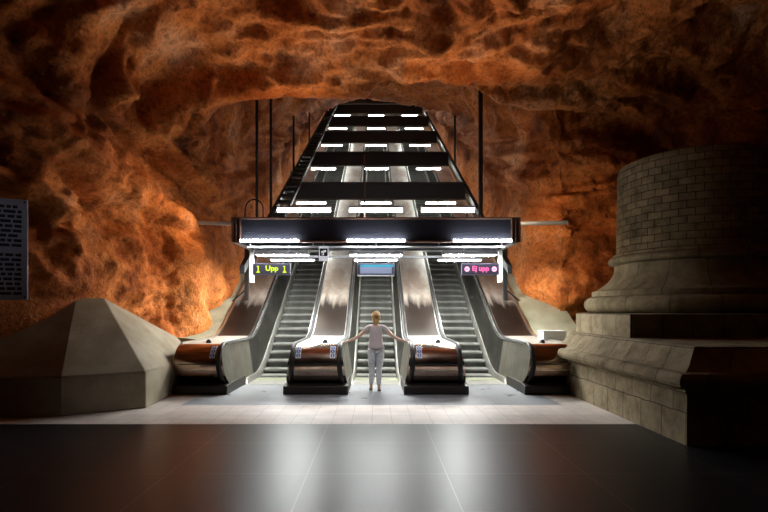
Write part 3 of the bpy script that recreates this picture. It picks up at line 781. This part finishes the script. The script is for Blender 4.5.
# ------------------------------------------------------------------ the woman
skin = mat('skin', (.72,.46,.34,1), .5); skin.node_tree.nodes['Principled BSDF'].inputs['Subsurface Weight'].default_value = .05
shirt_m = noisy('lilac_grey_top', (.66,.56,.57,1), (.74,.64,.64,1), .8, 0, 14, bump=.3, bscale=40, bd=.004)
pants_m = noisy('pale_patterned_trousers', (.86,.85,.88,1), (.60,.56,.64,1), .8, 0, 26, bump=.3, bscale=30, bd=.004, lo=.5, hi=.6)
hair_m = noisy('blond_hair', (.72,.44,.15,1), (.55,.30,.09,1), .45, 0, 12, (1,1,.15), .6, 60, .006)
hair_d = noisy('dark_blond_hair', (.42,.22,.07,1), (.28,.14,.04,1), .5, 0, 14, (1,1,.3), .6, 60, .006)
shoe_m = mat('brown_sandals', (.10,.06,.05,1), .6)
def skinned(name, nodes, edges, m, parent, sub=2, root=0):
    """nodes: (x,y,z,rx,ry)"""
    me = bpy.data.meshes.new(name); me.from_pydata([n[:3] for n in nodes], edges, [])
    o = bpy.data.objects.new(name, me); C.objects.link(o)
    sm = o.modifiers.new('skin', 'SKIN'); sm.use_smooth_shade = True
    for i, n in enumerate(nodes):
        sv = me.skin_vertices[0].data[i]; sv.radius = (n[3], n[4] if len(n) > 4 else n[3]); sv.use_root = (i == root)
    ss = o.modifiers.new('sub', 'SUBSURF'); ss.levels = sub; ss.render_levels = sub
    dg = bpy.context.evaluated_depsgraph_get(); m2 = bpy.data.meshes.new_from_object(o.evaluated_get(dg))
    bpy.data.objects.remove(o); m2.materials.clear(); m2.materials.append(m)
    m2.polygons.foreach_set('use_smooth', [True]*len(m2.polygons))
    o = bpy.data.objects.new(name, m2); C.objects.link(o); o.parent = parent; return o
wm = empty('person', (0.0, 10.32, 0), 'woman seen from behind in pale clothes, arms spread to both handrails', 'person')
# joints (facing +y)
HIP_L, HIP_R = (-.085,0,.88), (.085,0,.88)
body = [ (0,0,.92,.13,.10), (0,-.01,1.06,.105,.08), (0,-.01,1.20,.125,.085), (0,0,1.31,.12,.08), (0,.0,1.375,.06,.055), (0,.01,1.43,.045,.045), (0,.02,1.50,.062,.075), (0,.02,1.56,.078,.092),(0,.015,1.605,.055,.068)]
e = [(i, i+1) for i in range(8)]
def chain(pts, start):
    global body, e
    prev = start
    for p in pts:
        body.append(p); e.append((prev, len(body)-1)); prev = len(body)-1
    return prev
for s in (-1, 1):
    hx = -.10 if s < 0 else .06       # feet x
    fy = .02 if s > 0 else .14
    chain([(s*.085,0,.86,.092,.092), (s*.085*.9+hx*.1,.015,.66,.074,.076), ((s*.07+hx)/2,.03+fy*.4,.47,.052,.056), ((s*.05+hx*3)/4,.0+fy*.7,.33,.05,.055), (hx*1.0,-.02+fy*.9,.10,.031,.034), (hx,-.03+fy,.05,.034,.036), (hx+s*.01,.06+fy,.032,.036,.024), (hx+s*.015,.135+fy,.024,.034,.018)], 0)
WR = {}
for s in (-1, 1):
    k = chain([(s*.085,0,1.345,.06,.055), (s*.155,0,1.335,.052,.05), (s*.26,.0,1.225,.046,.046), (s*.375,-.03,1.125,.039,.040), (s*.48,-.06,1.075,.036,.034), (s*.60,-.08,1.035,.024,.020), (s*.635,-.075,1.028,.030,.016), (s*.675,-.065,1.022,.034,.014)], 3)
    WR[s] = k
skinned('body', body, e, skin, wm)
for s in (-1, 1):   # separate fingers, rooted in the palm, curling over the rail
    for q, (dy, ln) in enumerate(((-.028, .058), (-.009, .07), (.010, .066), (.028, .050))):
        x0, y0, z0 = s*.66, -.065+dy, 1.022
        nd = [(x0, y0, z0, .009), (x0+s*.03, y0+dy*.15, z0+.002, .0088), (x0+s*(.03+ln*.45), y0+dy*.25, z0-.006, .008), (x0+s*(.03+ln*.75), y0+dy*.3, z0-.026, .0072), (x0+s*(.03+ln*.85), y0+dy*.3, z0-.045, .0062)]
        skinned('finger', nd, [(i, i+1) for i in range(4)], skin, wm, 1)
    nd = [(s*.635, -.06, 1.022, .011), (s*.648, -.03, 1.012, .011), (s*.668, -.008, .998, .0095), (s*.69, .004, .985, .008)]
    skinned('thumb', nd, [(0,1),(1,2),(2,3)], skin, wm, 1)
# clothes
sh = [(0,0,.84,.17,.13), (0,0,.93,.185,.138), (0,-.01,1.08,.142,.105), (0,-.01,1.20,.152,.108), (0,0,1.29,.150,.102), (0,0,1.375,.078,.066)]
se = [(0,1),(1,2),(2,3),(3,4),(4,5)]
for s in (-1, 1):
    n = len(sh); sh += [(s*.09,0,1.35,.070,.063), (s*.158,0,1.335,.064,.060), (s*.215,0,1.275,.054,.054), (s*.235,0,1.25,.052,.052)]; se += [(4,n),(n,n+1),(n+1,n+2),(n+2,n+3)]
skinned('short_sleeved_top', sh, se, shirt_m, wm)
pn = [(0,0,.955,.150,.112)]; pe = []
for s in (-1, 1):
    hx = -.10 if s < 0 else .06; fy = .02 if s > 0 else .14; n = len(pn)
    pn += [(s*.082,-.005,.85,.108,.112), (s*.085*.9+hx*.1,.015,.66,.086,.090), ((s*.07+hx)/2,.03+fy*.4,.47,.063,.066), ((s*.05+hx*3)/4,.0+fy*.7,.33,.060,.064), (hx,-.02+fy*.85,.17,.046,.050), (hx,-.02+fy*.9,.12,.046,.05)]
    pe += [(0,n)]+[(n+i, n+i+1) for i in range(5)]
skinned('trousers', pn, pe, pants_m, wm)
# head details
def blob(name, c, r, m, parent, fn=None, nu=28, nv=18):
    mb = MB(); rings = []
    for a in range(nv+1):
        th = PI*a/nv; ring = []
        for b in range(nu):
            ph = 2*PI*b/nu; x, y, z = math.sin(th)*math.cos(ph), math.sin(th)*math.sin(ph), math.cos(th)
            k = 1 + .05*noise.noise(Vector((x*5, y*5, z*2)))+.03*math.sin(ph*9)
            if fn: k *= fn(x, y, z)
            ring.append((c[0]+r[0]*x*k, c[1]+r[1]*y*k, c[2]+r[2]*z*k))
        rings.append(ring)
    return mb.rings(rings).build(name, m, parent, smooth=True)
hair = blob('hair', (0,-.012,1.558), (.098,.112,.112), hair_m, wm, lambda x,y,z: .80 if (y > .45 and z < .45) else 1.0)
blob('nape_hair', (0,-.055,1.47), (.066,.045,.075), hair_m, hair)
bun = blob('hair_bun', (0,-.135,1.575), (.050,.045,.047), hair_d, hair)
skinned('nose', [(0,.105,1.545,.008,.008), (0,.122,1.522,.013,.011), (0,.112,1.512,.012,.009)], [(0,1),(1,2)], skin, wm, 1)
eye = mat('eye', (.05,.06,.08,1), .2); lip = mat('lips', (.5,.18,.15,1), .4)
for s in (-1, 1):
    skinned('ear', [(s*.083,.012,1.555,.009,.014), (s*.088,.005,1.535,.008,.013), (s*.084,.01,1.515,.007,.009)], [(0,1),(1,2)], skin, wm, 1)
    x = lathe([(.001,-.009),(.007,-.006),(.010,0),(.007,.006),(.001,.009)], 12).build('eye', eye, wm, smooth=True); x.location = (s*.031, .100, 1.545)
    hx = -.10 if s < 0 else .06; fy = .02 if s > 0 else .14
    mb = MB(); prof = [(-.045,-.07),(.03,-.075),(.045,.0),(.05,.11),(.0,.175),(-.045,.12),(-.04,0)]
    mb.rings([[(a*s*.85, b, z) for a, b in prof] for z in (0, .018)])
    mb.build('sandal', shoe_m, wm, loc=(hx+s*.008, fy, .001), bevel=.004)
boxobj('mouth', (-.022, .022, .095, .107, 1.488, 1.496), lip, wm, bevel=.003)
wm.scale = (1, 1, .988)
